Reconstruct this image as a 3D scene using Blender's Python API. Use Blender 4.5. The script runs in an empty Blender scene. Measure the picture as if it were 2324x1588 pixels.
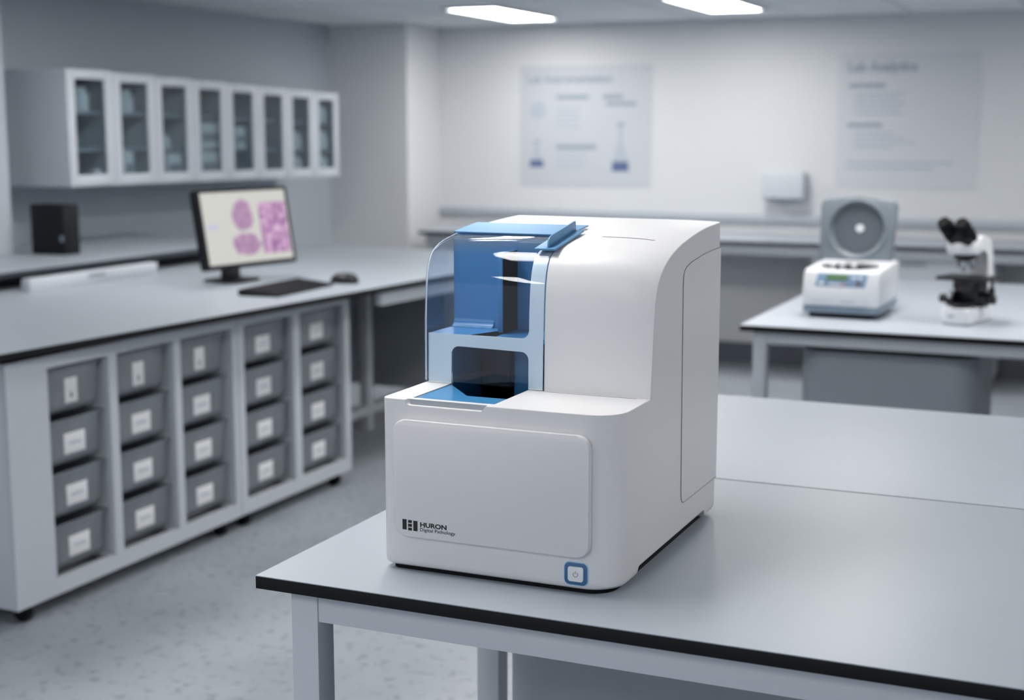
import bpy, bmesh, math, random
from mathutils import Vector, Matrix
random.seed(7)
R = math.radians
scene = bpy.context.scene
col = scene.collection

# ------------------------------------------------------------------ materials
def lin(c):
    c = c / 255.0
    return c / 12.92 if c <= 0.04045 else ((c + 0.055) / 1.055) ** 2.4
def rgb(r, g, b): return (lin(r), lin(g), lin(b), 1.0)

def new_mat(name):
    m = bpy.data.materials.new(name); m.use_nodes = True
    nt = m.node_tree
    return m, nt, nt.nodes, nt.links, nt.nodes['Principled BSDF']

def mat(name, c, rough=0.5, metal=0.0, var=0.04, scale=30.0, spec=0.5, bump=0.0, bevel=0.0, coat=0.0):
    """Painted / moulded surface: base colour with a faint procedural mottling, optional grain bump and rounded-edge shading."""
    m, nt, N, L, b = new_mat(name)
    tc = N.new('ShaderNodeTexCoord'); nz = N.new('ShaderNodeTexNoise')
    nz.inputs['Scale'].default_value = scale; nz.inputs['Detail'].default_value = 3
    L.new(tc.outputs['Object'], nz.inputs['Vector'])
    mx = N.new('ShaderNodeMix'); mx.data_type = 'RGBA'
    c0 = rgb(*c)
    mx.inputs['A'].default_value = tuple(x * (1 - var) for x in c0[:3]) + (1,)
    mx.inputs['B'].default_value = tuple(min(1, x * (1 + var)) for x in c0[:3]) + (1,)
    L.new(nz.outputs['Fac'], mx.inputs['Factor'])
    L.new(mx.outputs['Result'], b.inputs['Base Color'])
    b.inputs['Roughness'].default_value = rough
    b.inputs['Metallic'].default_value = metal
    b.inputs['Specular IOR Level'].default_value = spec
    b.inputs['Coat Weight'].default_value = coat
    normal = None
    if bevel:
        bv = N.new('ShaderNodeBevel'); bv.samples = 4; bv.inputs['Radius'].default_value = bevel
        normal = bv.outputs['Normal']
    if bump:
        bp = N.new('ShaderNodeBump'); bp.inputs['Strength'].default_value = bump; bp.inputs['Distance'].default_value = 0.002
        n2 = N.new('ShaderNodeTexNoise'); n2.inputs['Scale'].default_value = 900
        L.new(tc.outputs['Object'], n2.inputs['Vector']); L.new(n2.outputs['Fac'], bp.inputs['Height'])
        if normal: L.new(normal, bp.inputs['Normal'])
        normal = bp.outputs['Normal']
    if normal: L.new(normal, b.inputs['Normal'])
    return m

def clear_mat(name, tint, gloss_rough=0.02, ior=1.45, haze=0.0, haze_col=(220, 228, 238)):
    """Thin clear sheet: see-through tint, mirror reflection by Fresnel, optional haze of milky plastic."""
    m, nt, N, L, b = new_mat(name)
    N.remove(b); out = N['Material Output']
    tr = N.new('ShaderNodeBsdfTransparent'); tr.inputs['Color'].default_value = rgb(*tint)
    gl = N.new('ShaderNodeBsdfGlossy'); gl.inputs['Roughness'].default_value = gloss_rough
    lw = N.new('ShaderNodeLayerWeight'); f0 = ((ior - 1) / (ior + 1)) ** 2        # Schlick: the same from both sides of the sheet
    pw = N.new('ShaderNodeMath'); pw.operation = 'POWER'; pw.inputs[1].default_value = 5.0; L.new(lw.outputs['Facing'], pw.inputs[0])
    fr = N.new('ShaderNodeMapRange'); fr.inputs['To Min'].default_value = f0; fr.inputs['To Max'].default_value = 1.0; L.new(pw.outputs[0], fr.inputs['Value'])
    mx = N.new('ShaderNodeMixShader')
    base = tr.outputs['BSDF']
    if haze:
        df = N.new('ShaderNodeBsdfDiffuse'); df.inputs['Color'].default_value = rgb(*haze_col)
        nz = N.new('ShaderNodeTexNoise'); nz.inputs['Scale'].default_value = 12
        tc = N.new('ShaderNodeTexCoord'); L.new(tc.outputs['Object'], nz.inputs['Vector'])
        mr = N.new('ShaderNodeMapRange'); mr.inputs['To Min'].default_value = haze * 0.85; mr.inputs['To Max'].default_value = min(1, haze * 1.15)
        L.new(nz.outputs['Fac'], mr.inputs['Value'])
        m2 = N.new('ShaderNodeMixShader'); L.new(mr.outputs['Result'], m2.inputs['Fac'])
        L.new(base, m2.inputs[1]); L.new(df.outputs['BSDF'], m2.inputs[2]); base = m2.outputs['Shader']
    L.new(fr.outputs['Result'], mx.inputs['Fac']); L.new(base, mx.inputs[1]); L.new(gl.outputs['BSDF'], mx.inputs[2])
    L.new(mx.outputs['Shader'], out.inputs['Surface'])
    return m

def emit_mat(name, c, strength):
    m, nt, N, L, b = new_mat(name)
    b.inputs['Base Color'].default_value = rgb(*c); b.inputs['Emission Color'].default_value = rgb(*c)
    b.inputs['Emission Strength'].default_value = strength
    return m

def floor_mat():
    m, nt, N, L, b = new_mat('speckled_vinyl')
    tc = N.new('ShaderNodeTexCoord')
    n1 = N.new('ShaderNodeTexNoise'); n1.inputs['Scale'].default_value = 3.0
    n2 = N.new('ShaderNodeTexNoise'); n2.inputs['Scale'].default_value = 30.0; n2.inputs['Detail'].default_value = 4
    v = N.new('ShaderNodeTexVoronoi'); v.inputs['Scale'].default_value = 34.0
    for n in (n1, n2, v): L.new(tc.outputs['Object'], n.inputs['Vector'])
    r1 = N.new('ShaderNodeValToRGB'); r1.color_ramp.elements[0].position = 0.3; r1.color_ramp.elements[1].position = 0.7
    r1.color_ramp.elements[0].color = rgb(150, 158, 166); r1.color_ramp.elements[1].color = rgb(166, 173, 181)
    L.new(n1.outputs['Fac'], r1.inputs['Fac'])
    r2 = N.new('ShaderNodeValToRGB'); r2.color_ramp.elements[0].position = 0.56; r2.color_ramp.elements[1].position = 0.66
    r2.color_ramp.elements[0].color = (0, 0, 0, 1); r2.color_ramp.elements[1].color = (1, 1, 1, 1)
    L.new(n2.outputs['Fac'], r2.inputs['Fac'])
    mx = N.new('ShaderNodeMix'); mx.data_type = 'RGBA'
    mm = N.new('ShaderNodeMath'); mm.operation = 'MULTIPLY'; mm.inputs[1].default_value = 0.6
    L.new(r2.outputs['Color'], mm.inputs[0]); L.new(mm.outputs[0], mx.inputs['Factor'])
    L.new(r1.outputs['Color'], mx.inputs['A']); mx.inputs['B'].default_value = rgb(108, 114, 124)
    L.new(mx.outputs['Result'], b.inputs['Base Color'])
    b.inputs['Roughness'].default_value = 0.38
    return m

def ceiling_mat():
    m, nt, N, L, b = new_mat('ceiling_tile')
    tc = N.new('ShaderNodeTexCoord'); br = N.new('ShaderNodeTexBrick')
    br.offset = 0.0; br.inputs['Scale'].default_value = 1.0
    br.inputs['Brick Width'].default_value = 0.6; br.inputs['Row Height'].default_value = 0.6; br.inputs['Mortar Size'].default_value = 0.006
    br.inputs['Color1'].default_value = rgb(224, 229, 233); br.inputs['Color2'].default_value = rgb(222, 227, 232); br.inputs['Mortar'].default_value = rgb(160, 168, 176)
    L.new(tc.outputs['Object'], br.inputs['Vector']); L.new(br.outputs['Color'], b.inputs['Base Color'])
    b.inputs['Roughness'].default_value = 0.9
    return m

def screen_mat(w, h):
    """Slide viewer on a lit screen: pale page, two stained tissue sections, a magnified stain field on one side. Object x = across, z = up, origin at the screen centre."""
    m, nt, N, L, b = new_mat('screen_slide_viewer')
    tc = N.new('ShaderNodeTexCoord'); sp = N.new('ShaderNodeSeparateXYZ'); L.new(tc.outputs['Object'], sp.inputs[0])
    def math_(op, a, bb=None):
        n = N.new('ShaderNodeMath'); n.operation = op
        for i, v in enumerate((a, bb)):
            if v is None: continue
            if isinstance(v, (int, float)): n.inputs[i].default_value = v
            else: L.new(v, n.inputs[i])
        return n.outputs[0]
    u = math_('DIVIDE', sp.outputs['X'], w); v = math_('DIVIDE', sp.outputs['Z'], h)      # -.5 .. .5
    nz = N.new('ShaderNodeTexNoise'); nz.inputs['Scale'].default_value = 18; L.new(tc.outputs['Object'], nz.inputs['Vector'])
    nf = math_('MULTIPLY', math_('SUBTRACT', nz.outputs['Fac'], 0.5), 0.30)
    def blob(cu, cv, ru, rv):
        a = math_('DIVIDE', math_('SUBTRACT', u, cu), ru); c = math_('DIVIDE', math_('SUBTRACT', v, cv), rv)
        d = math_('SQRT', math_('ADD', math_('MULTIPLY', a, a), math_('MULTIPLY', c, c)))
        d = math_('ADD', d, math_('MULTIPLY', nf, 2.2))
        mr = N.new('ShaderNodeMapRange'); mr.inputs['From Min'].default_value = 0.90; mr.inputs['From Max'].default_value = 1.02
        mr.inputs['To Min'].default_value = 1; mr.inputs['To Max'].default_value = 0
        L.new(d, mr.inputs['Value']); return mr.outputs[0]
    def rect(u0, u1, v0, v1):
        a = math_('MULTIPLY', math_('GREATER_THAN', u, u0), math_('LESS_THAN', u, u1))
        c = math_('MULTIPLY', math_('GREATER_THAN', v, v0), math_('LESS_THAN', v, v1))
        return math_('MULTIPLY', a, c)
    cur = None
    def mix(fac, A, B):
        mx = N.new('ShaderNodeMix'); mx.data_type = 'RGBA'; L.new(fac, mx.inputs['Factor'])
        for s, val in (('A', A), ('B', B)):
            if isinstance(val, tuple): mx.inputs[s].default_value = val
            else: L.new(val, mx.inputs[s])
        return mx.outputs['Result']
    nb = N.new('ShaderNodeTexNoise'); nb.inputs['Scale'].default_value = 34; nb.inputs['Detail'].default_value = 5; L.new(tc.outputs['Object'], nb.inputs['Vector'])
    r1 = N.new('ShaderNodeValToRGB'); L.new(nb.outputs['Fac'], r1.inputs['Fac'])
    r1.color_ramp.elements[0].position = .3; r1.color_ramp.elements[1].position = .7
    r1.color_ramp.elements[0].color = rgb(150, 112, 150); r1.color_ramp.elements[1].color = rgb(190, 150, 186)
    r2 = N.new('ShaderNodeValToRGB'); L.new(nb.outputs['Fac'], r2.inputs['Fac'])
    r2.color_ramp.elements[0].position = .35; r2.color_ramp.elements[1].position = .66
    r2.color_ramp.elements[0].color = rgb(138, 96, 146); r2.color_ramp.elements[1].color = rgb(222, 190, 214)
    e = r2.color_ramp.elements.new(.5); e.color = rgb(184, 132, 180)
    cur = mix(rect(-.47, -.34, -.02, .06), (0.62, 0.62, 0.58, 1), rgb(192, 196, 214))
    cur = mix(rect(.15, .485, -.40, .33), cur, r2.outputs['Color'])
    cur = mix(blob(-.045, .16, .125, .24), cur, r1.outputs['Color'])
    cur = mix(blob(-.04, -.24, .165, .17), cur, r1.outputs['Color'])
    L.new(cur, b.inputs['Emission Color']); b.inputs['Emission Strength'].default_value = 1.0
    b.inputs['Base Color'].default_value = (0.02, 0.02, 0.02, 1); b.inputs['Roughness'].default_value = 0.3
    return m

M = dict(
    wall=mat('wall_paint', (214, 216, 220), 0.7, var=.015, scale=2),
    wall_shade=mat('wall_paint_shade', (176, 184, 193), 0.7, var=.015, scale=2),  # wall paint toned down for the shade on the left side
    floor=floor_mat(), ceiling=ceiling_mat(),
    skirting=mat('grey_skirting', (92, 98, 108), 0.6),
    laminate=mat('grey_laminate', (158, 166, 175), 0.40, var=.02, scale=8),
    laminate_pale=mat('pale_laminate', (172, 179, 189), 0.42, var=.02, scale=8),
    black_edge=mat('black_edge', (8, 8, 10), 0.6, var=.1, spec=.25),
    dark_edge=mat('dark_edge', (46, 52, 62), 0.5, var=.06),
    frame=mat('grey_powder_coat', (192, 197, 204), 0.42, var=.02),
    panel=mat('grey_panel', (150, 156, 164), 0.5, var=.02),
    cab=mat('white_melamine', (200, 205, 213), 0.42, var=.015),
    cab_in=mat('cabinet_inside', (158, 166, 175), 0.6, var=.03),
    shell=mat('white_moulded_shell', (216, 215, 217), 0.36, var=.008, scale=60, bump=.03, bevel=.0028, spec=.45),
    shell_line=mat('shadow_gap', (84, 86, 92), 0.6),
    shell_dark=mat('dark_gap', (24, 25, 29), 0.7),
    frost=mat('pale_blue_fascia', (230, 240, 242), 0.22, var=.01),
    blue=mat('blue_moulding', (56, 124, 174), 0.3, var=.03, bevel=.0025),
    blue_dark=mat('deep_blue_moulding', (62, 106, 174), 0.3, var=.03, bevel=.003),
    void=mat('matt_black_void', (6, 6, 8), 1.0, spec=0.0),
    navy=mat('navy_moulding', (34, 62, 112), 0.35, var=.02),
    blue_bar=mat('blue_handle_plastic', (78, 130, 172), 0.45, var=.02, bevel=.0008),
    black=mat('black_plastic', (13, 14, 17), 0.4, var=.1),
    black_soft=mat('soft_black', (16, 18, 24), 0.6, spec=.3, var=.06),
    black_stage=mat('black_anodised', (17, 18, 22), 0.5, spec=.3),
    ink=mat('black_ink', (12, 12, 14), 0.5),
    clear=clear_mat('clear_acrylic', (247, 250, 254), 0.015, 1.36, haze=.006, haze_col=(210, 222, 240)),
    rim=clear_mat('acrylic_edge_glint', (232, 240, 248), 0.02, 1.5, haze=.7, haze_col=(230, 238, 248)),  # milky haze puts the white edge highlight into the colour
    glass=clear_mat('cabinet_glass', (226, 233, 236), 0.03, 1.45),
    bin=clear_mat('translucent_bin', (176, 184, 190), 0.12, 1.4, haze=.50, haze_col=(176, 182, 190)),
    paper=mat('white_paper', (226, 227, 230), 0.7, var=.01),
    print=mat('grey_print', (122, 124, 132), 0.7),
    poster=mat('poster_paper', (195, 199, 206), 0.6, var=.015, scale=4),
    poster_lit=mat('poster_paper_lit', (203, 206, 212), 0.6, var=.015, scale=4),  # paper colour lightened to make up for weak light on the right poster
    poster_blue=mat('poster_blue_ink', (88, 104, 144), 0.6),
    poster_mid=mat('poster_slate_ink', (150, 161, 175), 0.6),
    poster_pale=mat('poster_pale_ink', (178, 187, 198), 0.6),
    white_plastic=mat('white_plastic', (222, 224, 228), 0.35, var=.01),
    slate=mat('slate_plastic', (122, 138, 153), 0.4),
    lid=mat('grey_lid', (112, 121, 130), 0.42, var=.02),
    lid_in=mat('grey_lid_inside', (88, 97, 106), 0.38, var=.02),
    key_blue=mat('blue_keypad', (116, 142, 170), 0.4),
    lcd=emit_mat('green_lcd', (74, 104, 62), 0.35),
    red=mat('red_mark', (214, 120, 128), 0.5),
    chrome=mat('brushed_metal', (190, 194, 200), 0.25, metal=.9),
    rubber=mat('black_rubber', (14, 15, 17), 0.8, spec=.2),
    light=emit_mat('lit_diffuser', (255, 253, 248), 23.0),
    key_ring=mat('blue_button_ring', (54, 98, 142), 0.3, var=.02),
    key_rim=mat('pale_blue_rim', (150, 192, 226), 0.3),
    amber=mat('brown_mark', (92, 78, 66), 0.5),
)

# ------------------------------------------------------------------ mesh helpers
def obj(name, bm, material, parent=None, smooth=40, world=False, solid=0.0, loc=None, rot=None):
    """Link bm as ONE mesh object; world=True means bm is in world coordinates and is shifted into the parent's frame."""
    me = bpy.data.meshes.new(name)
    if world and parent is not None: bmesh.ops.translate(bm, verts=bm.verts, vec=-Vector(parent.location))
    bmesh.ops.recalc_face_normals(bm, faces=bm.faces)
    bm.to_mesh(me); bm.free()
    for m_ in (material if isinstance(material, (list, tuple)) else [material]): me.materials.append(m_)
    for p in me.polygons: p.use_smooth = True
    me.set_sharp_from_angle(angle=R(smooth))
    o = bpy.data.objects.new(name, me); col.objects.link(o)
    if parent is not None: o.parent = parent
    if loc: o.location = loc
    if rot: o.rotation_euler = rot
    if solid:
        s = o.modifiers.new('thickness', 'SOLIDIFY'); s.thickness = solid; s.offset = 0; s.use_even_offset = True
        dg = bpy.context.evaluated_depsgraph_get(); dg.update()
        new = bpy.data.meshes.new_from_object(o.evaluated_get(dg)); o.modifiers.clear()
        o.data = new; bpy.data.meshes.remove(me); new.name = name
        for p in new.polygons: p.use_smooth = True
        new.set_sharp_from_angle(angle=R(min(smooth, 24)))
    return o

def tag(o, label=None, cat=None, group=None, kind=None):
    if label: o['label'] = label
    if cat: o['category'] = cat
    if group: o['group'] = group
    if kind: o['kind'] = kind
    return o
def thing(name, label, cat, loc=(0, 0, 0), rotz=0, group=None):
    o = bpy.data.objects.new(name, None); col.objects.link(o)
    o.location = loc; o.rotation_euler = (0, 0, rotz); o.empty_display_size = .05
    return tag(o, label, cat, group)
def struct(name, bm, m, smooth=40):
    return tag(obj(name, bm, m, None, smooth), kind='structure')
def copy_tree(o, parent=None):
    c = o.copy(); col.objects.link(c)
    if parent is not None: c.parent = parent
    for ch in list(o.children): copy_tree(ch, c)
    return c

def B(): return bmesh.new()
def box(bm, x0, x1, y0, y1, z0, z1, bev=0.0, seg=2, mi=0):
    vs = [bm.verts.new(p) for p in ((x0, y0, z0), (x1, y0, z0), (x1, y1, z0), (x0, y1, z0), (x0, y0, z1), (x1, y0, z1), (x1, y1, z1), (x0, y1, z1))]
    fs = [bm.faces.new([vs[i] for i in f]) for f in ((3, 2, 1, 0), (4, 5, 6, 7), (0, 1, 5, 4), (1, 2, 6, 5), (2, 3, 7, 6), (3, 0, 4, 7))]
    for f in fs: f.material_index = mi
    if bev:
        es = list({e for f in fs for e in f.edges})
        r = bmesh.ops.bevel(bm, geom=es, offset=bev, segments=seg, affect='EDGES', profile=.5)
        for f in r['faces']: f.material_index = mi
    return bm
def prism(bm, pts, axis, a, b, bev=0.0, mi=0):
    """Extrude the 2-D outline pts along axis ('x': pts are (y,z); 'y': (x,z); 'z': (x,y)) from a to b."""
    def P(p, t): return {'x': (t, p[0], p[1]), 'y': (p[0], t, p[1]), 'z': (p[0], p[1], t)}[axis]
    A = [bm.verts.new(P(p, a)) for p in pts]; Bv = [bm.verts.new(P(p, b)) for p in pts]
    fs = [bm.faces.new(A[::-1]), bm.faces.new(Bv)]
    n = len(pts)
    for i in range(n): fs.append(bm.faces.new((A[i], A[(i + 1) % n], Bv[(i + 1) % n], Bv[i])))
    for f in fs: f.material_index = mi
    if bev:
        es = list(fs[0].edges) + list(fs[1].edges)
        bmesh.ops.bevel(bm, geom=es, offset=bev, segments=2, affect='EDGES', profile=.5)
    return bm
def rrect(x0, x1, y0, y1, r, seg=7):
    """Rounded rectangle outline; r a number or (x0y0, x1y0, x1y1, x0y1)."""
    rs = r if isinstance(r, (list, tuple)) else (r,) * 4
    out = []
    for (cx, cy, a0, q) in ((x0 + rs[0], y0 + rs[0], 180, rs[0]), (x1 - rs[1], y0 + rs[1], 270, rs[1]), (x1 - rs[2], y1 - rs[2], 0, rs[2]), (x0 + rs[3], y1 - rs[3], 90, rs[3])):
        if q <= 0: out.append((cx, cy)); continue
        for k in range(seg + 1):
            a = R(a0 + 90 * k / seg); out.append((cx + q * math.cos(a), cy + q * math.sin(a)))
    return out
def tube(bm, pts, r, n=10, cap=True, mi=0):
    """Round bar through pts; r a number or one radius per point."""
    P = [Vector(p) for p in pts]; rings = []
    for i, p in enumerate(P):
        d = (P[min(i + 1, len(P) - 1)] - P[max(i - 1, 0)]).normalized()
        a = Vector((0, 0, 1)) if abs(d.z) < .9 else Vector((1, 0, 0))
        u = d.cross(a).normalized(); v = d.cross(u)
        q = r[i] if isinstance(r, (list, tuple)) else r
        rings.append([bm.verts.new(p + (u * math.cos(2 * math.pi * k / n) + v * math.sin(2 * math.pi * k / n)) * q) for k in range(n)])
    for a, b in zip(rings[:-1], rings[1:]):
        for k in range(n): bm.faces.new((a[k], a[(k + 1) % n], b[(k + 1) % n], b[k])).material_index = mi
    if cap:
        bm.faces.new(rings[0][::-1]).material_index = mi; bm.faces.new(rings[-1]).material_index = mi
    return bm
def lathe(bm, prof, c=(0, 0, 0), n=32, mat4=None):
    """Revolve (radius, height) pairs about z through c; mat4 turns the result."""
    rings = []
    T = mat4 or Matrix.Identity(4)
    for (r, z) in prof:
        rings.append([bm.verts.new(Vector(c) + (T @ Vector((r * math.cos(2 * math.pi * k / n), r * math.sin(2 * math.pi * k / n), z)))) for k in range(n)] if r > 1e-6 else [bm.verts.new(Vector(c) + (T @ Vector((0, 0, z))))])
    for a, b in zip(rings[:-1], rings[1:]):
        for k in range(n):
            k2 = (k + 1) % n
            if len(a) == 1 and len(b) == 1: continue
            if len(a) == 1: bm.faces.new((a[0], b[k2], b[k]))
            elif len(b) == 1: bm.faces.new((a[k], a[k2], b[0]))
            else: bm.faces.new((a[k], a[k2], b[k2], b[k]))
    return bm
def boolean(o, bm_cut, op='DIFFERENCE'):
    """Cut o by bm_cut for good; the cutter is thrown away."""
    bmesh.ops.recalc_face_normals(bm_cut, faces=bm_cut.faces)
    me = bpy.data.meshes.new('cut'); bm_cut.to_mesh(me); bm_cut.free()
    c = bpy.data.objects.new('cut', me); col.objects.link(c)
    par, mw = o.parent, o.location.copy()
    o.parent = None; o.location = (0, 0, 0)
    md = o.modifiers.new('b', 'BOOLEAN'); md.operation = op; md.object = c; md.solver = 'EXACT'
    dg = bpy.context.evaluated_depsgraph_get(); dg.update()
    new = bpy.data.meshes.new_from_object(o.evaluated_get(dg))
    o.modifiers.clear(); old = o.data; o.data = new; new.name = old.name; bpy.data.meshes.remove(old)
    o.parent = par; o.location = mw
    bpy.data.objects.remove(c); bpy.data.meshes.remove(me)
    for p in o.data.polygons: p.use_smooth = True
    o.data.set_sharp_from_angle(angle=R(32))
    return o
def text_mesh(s, size, bold=0.0):
    """Lettering as a flat bmesh in the x-z plane, standing on z = 0, read from -y."""
    cu = bpy.data.curves.new('t', 'FONT'); cu.body = s; cu.size = size; cu.offset = bold; cu.resolution_u = 4; cu.extrude = size * .01
    o = bpy.data.objects.new('t', cu); col.objects.link(o)
    dg = bpy.context.evaluated_depsgraph_get(); dg.update()
    me = bpy.data.meshes.new_from_object(o.evaluated_get(dg))
    bm = B(); bm.from_mesh(me)
    bpy.data.objects.remove(o); bpy.data.curves.remove(cu); bpy.data.meshes.remove(me)
    bmesh.ops.rotate(bm, verts=bm.verts, cent=(0, 0, 0), matrix=Matrix.Rotation(R(90), 3, 'X'))
    return bm
def fit_text(bm, x0, x1, z0, y, height=None):
    """Scale text_mesh so that it spans x0..x1 on its baseline z0 at depth y."""
    xs = [v.co.x for v in bm.verts]; a, b = min(xs), max(xs); s = (x1 - x0) / (b - a)
    cap = max(v.co.z for v in bm.verts)
    for v in bm.verts: v.co = Vector((x0 + (v.co.x - a) * s, y + v.co.y, z0 + v.co.z * (s if height is None else height / cap)))
    return bm
def curve_pts(pts, sub=4):
    """Catmull-Rom through 2-D points."""
    out = []; n = len(pts)
    for i in range(n - 1):
        p0, p1, p2, p3 = pts[max(i - 1, 0)], pts[i], pts[i + 1], pts[min(i + 2, n - 1)]
        for k in range(sub):
            t = k / sub
            out.append(tuple(.5 * (2 * b + (c - a) * t + (2 * a - 5 * b + 4 * c - d) * t * t + (3 * b - a - 3 * c + d) * t ** 3) for a, b, c, d in zip(p0, p1, p2, p3)))
    out.append(tuple(pts[-1])); return out

# ------------------------------------------------------------------ camera
TT = 0.76                                    # table height
cam_d = bpy.data.cameras.new('camera'); cam = bpy.data.objects.new('camera', cam_d); col.objects.link(cam)
cam.location = (0, 0, 1.36); cam.rotation_euler = (R(90 - 8.84), 0, R(23.758))
cam_d.sensor_width = 36; cam_d.lens = 50.0; cam_d.clip_start = .05
cam_d.dof.use_dof = True; cam_d.dof.focus_distance = 1.93; cam_d.dof.aperture_fstop = 3.7; cam_d.dof.aperture_blades = 0
scene.camera = cam

# ------------------------------------------------------------------ room shell
XL, YB, ZC = -4.62, 8.15, 1.985
struct('floor', box(B(), XL - .1, 4.5, -2.5, YB + .1, -.05, 0), M['floor'])
struct('ceiling', box(B(), XL - .1, 4.5, -2.5, YB + .1, ZC, ZC + .05), M['ceiling'])
struct('wall_back', box(B(), XL - .1, 4.5, YB, YB + .1, 0, ZC), M['wall'])
struct('wall_left', box(B(), XL - .1, XL, -2.5, YB, 0, ZC), M['wall_shade'])
struct('wall_right', box(B(), 4.4, 4.5, -2.5, YB, 0, ZC), M['wall'])
struct('wall_corner', box(B(), XL, -4.08, 7.7, YB, 0, ZC), M['wall'])                  # boxed pilaster in the corner
struct('wall_pier', box(B(), XL, -4.306, 4.40, 4.60, 0, ZC), M['wall_shade'])
struct('baseboard_back', box(B(), -4.08, 4.4, YB - .015, YB, 0, .115), M['skirting'])
struct('trim_1', box(B(), -4.08, 4.4, YB - .03, YB, .828, .868, .004), M['wall_shade'])     # cable trunking along the wall

# ceiling lights
LIGHTS = [(-3.25, 7.27), (-2.02, 7.12), (-3.25, 4.55), (-2.04, 4.55), (-.80, 4.55), (.5, 4.55), (.5, 7.05), (-3.25, 1.9), (-1.15, 1.80), (1.8, 4.55), (1.05, 1.9), (-2.04, -.6), (-.8, -.6)]  # first two hang in view; the rest are unseen panels added for light
LL = ['lit ceiling panel nearer the corner pilaster', 'lit ceiling panel above the left poster, cut by the frame top']
proto = None
for i, (lx, ly) in enumerate(LIGHTS):
    if proto is None:
        t = proto = thing('ceiling_light', LL[0], 'ceiling light', (lx, ly, ZC), group='lit ceiling panels')
        f = B()
        for q in ((-.165, .165, -.45, -.425), (-.165, .165, .425, .45), (-.165, -.14, -.425, .425), (.14, .165, -.425, .425)): box(f, *q, -.012, .0)
        obj('light_frame', f, M['cab'], t)
        obj('diffuser', box(B(), -.14, .14, -.425, .425, -.008, -.001), M['light'], t)
    else:
        t = copy_tree(proto); t.location = (lx, ly, ZC)
        t['label'] = LL[1] if i == 1 else 'unseen lit ceiling panel added overhead for light'

# ------------------------------------------------------------------ tables
def table(name, label, x0, x1, y0, y1, z, top_m, legs, rail=.048, chamfer=None, th=.0185):
    t = thing(name, label, 'table', (x0, y0, 0))
    out = [(x0, y0), (x1, y0), (x1, y1), (x0, y1)] if not chamfer else [(x0, y0), (x1, y0), (x1, y1 - chamfer[1]), (x1 - chamfer[0], y1), (x0, y1)]
    obj('tabletop', prism(B(), out, 'z', z - .0012, z), top_m, t, world=True)
    obj('edge_band', prism(B(), out, 'z', z - th, z - .0013, .0008), M['black_edge'], t, world=True)
    i, s = .035, .042
    lx, rx, fy, by = x0 + i, x1 - i, y0 + .032, y1 - .105
    for (px, py, show) in ((lx, fy, 1), (rx - s, fy, 1), (lx, by - s, 1), (rx - s, by - s, 1)):
        obj('leg', box(B(), px, px + s, py, py + s, 0, z - th, .0015), M['frame'], t, world=True)
    zt = z - th
    obj('rail', box(B(), lx + s, rx - s, fy + .002, fy + .03, zt - rail, zt, .0012), M['frame'], t, world=True)
    obj('rail', box(B(), lx + s, rx - s, by - .03, by - .002, zt - rail, zt, .0012), M['frame'], t, world=True)
    for px in (lx + .002, rx - .032): obj('rail', box(B(), px, px + .03, fy + s, by - s, zt - rail, zt, .0012), M['frame'], t, world=True)
    return t
table('lab_table', 'grey-topped table with black edge carrying the white slide scanner', -1.0705, .95, 1.566, 2.3440, TT, M['laminate'], 4)
table('lab_table', 'pale table butted against the back of the scanner table', -1.0705, .95, 2.3495, 3.115, TT, M['laminate_pale'], 4)
table('lab_table', 'white-legged table holding the centrifuge and the microscope', -1.113, .42, 4.28, 5.846, TT, M['laminate_pale'], 4, rail=.04, chamfer=(.72, .62))

def pedestal(label, x0, x1, y0, y1, z1, m):
    t = thing('pedestal_cabinet', label, 'cabinet', (x0, y0, 0))
    obj('body', prism(B(), rrect(x0, x1, y0, y1, .085), 'z', .03, z1, .003), m, t, world=True)
    obj('plinth', box(B(), x0 + .03, x1 - .03, y0 + .03, y1 - .03, 0, .03), M['rubber'], t, world=True)
    return t
pedestal('round-cornered grey cabinet standing under the scanner table', -.905, .30, 1.99, 2.27, .68, M['panel'])
pedestal('round-cornered grey cabinet under the centrifuge table', -.955, -.415, 4.40, 5.0, .675, M['panel'])

# ------------------------------------------------------------------ slide scanner (local frame: x right, y back, z up from the table)
SC = thing('slide_scanner', 'white and blue slide scanner with clear cover standing on the front table', 'slide scanner', (-.925, 1.668, TT))
mm = lambda pts: [tuple(c / 1000 for c in p) for p in pts]
PL = curve_pts(mm([(132, 239), (133.5, 330), (136.5, 375), (140, 395), (145, 410), (152.5, 422), (163, 428.8), (178, 434.5), (200, 439.5), (235, 444.5), (285, 450.5), (355, 456), (467, 460.5)]), 4)
PR = curve_pts(mm([(133, 239), (142, 326), (147, 361), (151, 376), (157, 390), (166, 400.5), (177, 409), (195, 418.5), (216, 427), (252, 436.5), (300, 445), (377, 454), (467, 458.5)]), 4)
W = .337
def lerp_prof(x):
    t = min(1, max(0, (x - .19) / (W - .19))) ** 4
    return [(a[0] + (b[0] - a[0]) * t, a[1] + (b[1] - a[1]) * t) for a, b in zip(PL, PR)]
def prof_z(y, P=PL):
    for (a, b) in zip(P[:-1], P[1:]):
        if a[0] <= y <= b[0]: return a[1] + (b[1] - a[1]) * (y - a[0]) / (b[0] - a[0])
    return P[-1][1] if y > P[-1][0] else P[0][1]
def prof_y(z, P=PL):
    for (a, b) in zip(P[:-1], P[1:]):
        if a[1] <= z <= b[1] and b[1] > a[1]: return a[0] + (b[0] - a[0]) * (z - a[1]) / (b[1] - a[1])
    return P[0][0]
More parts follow.
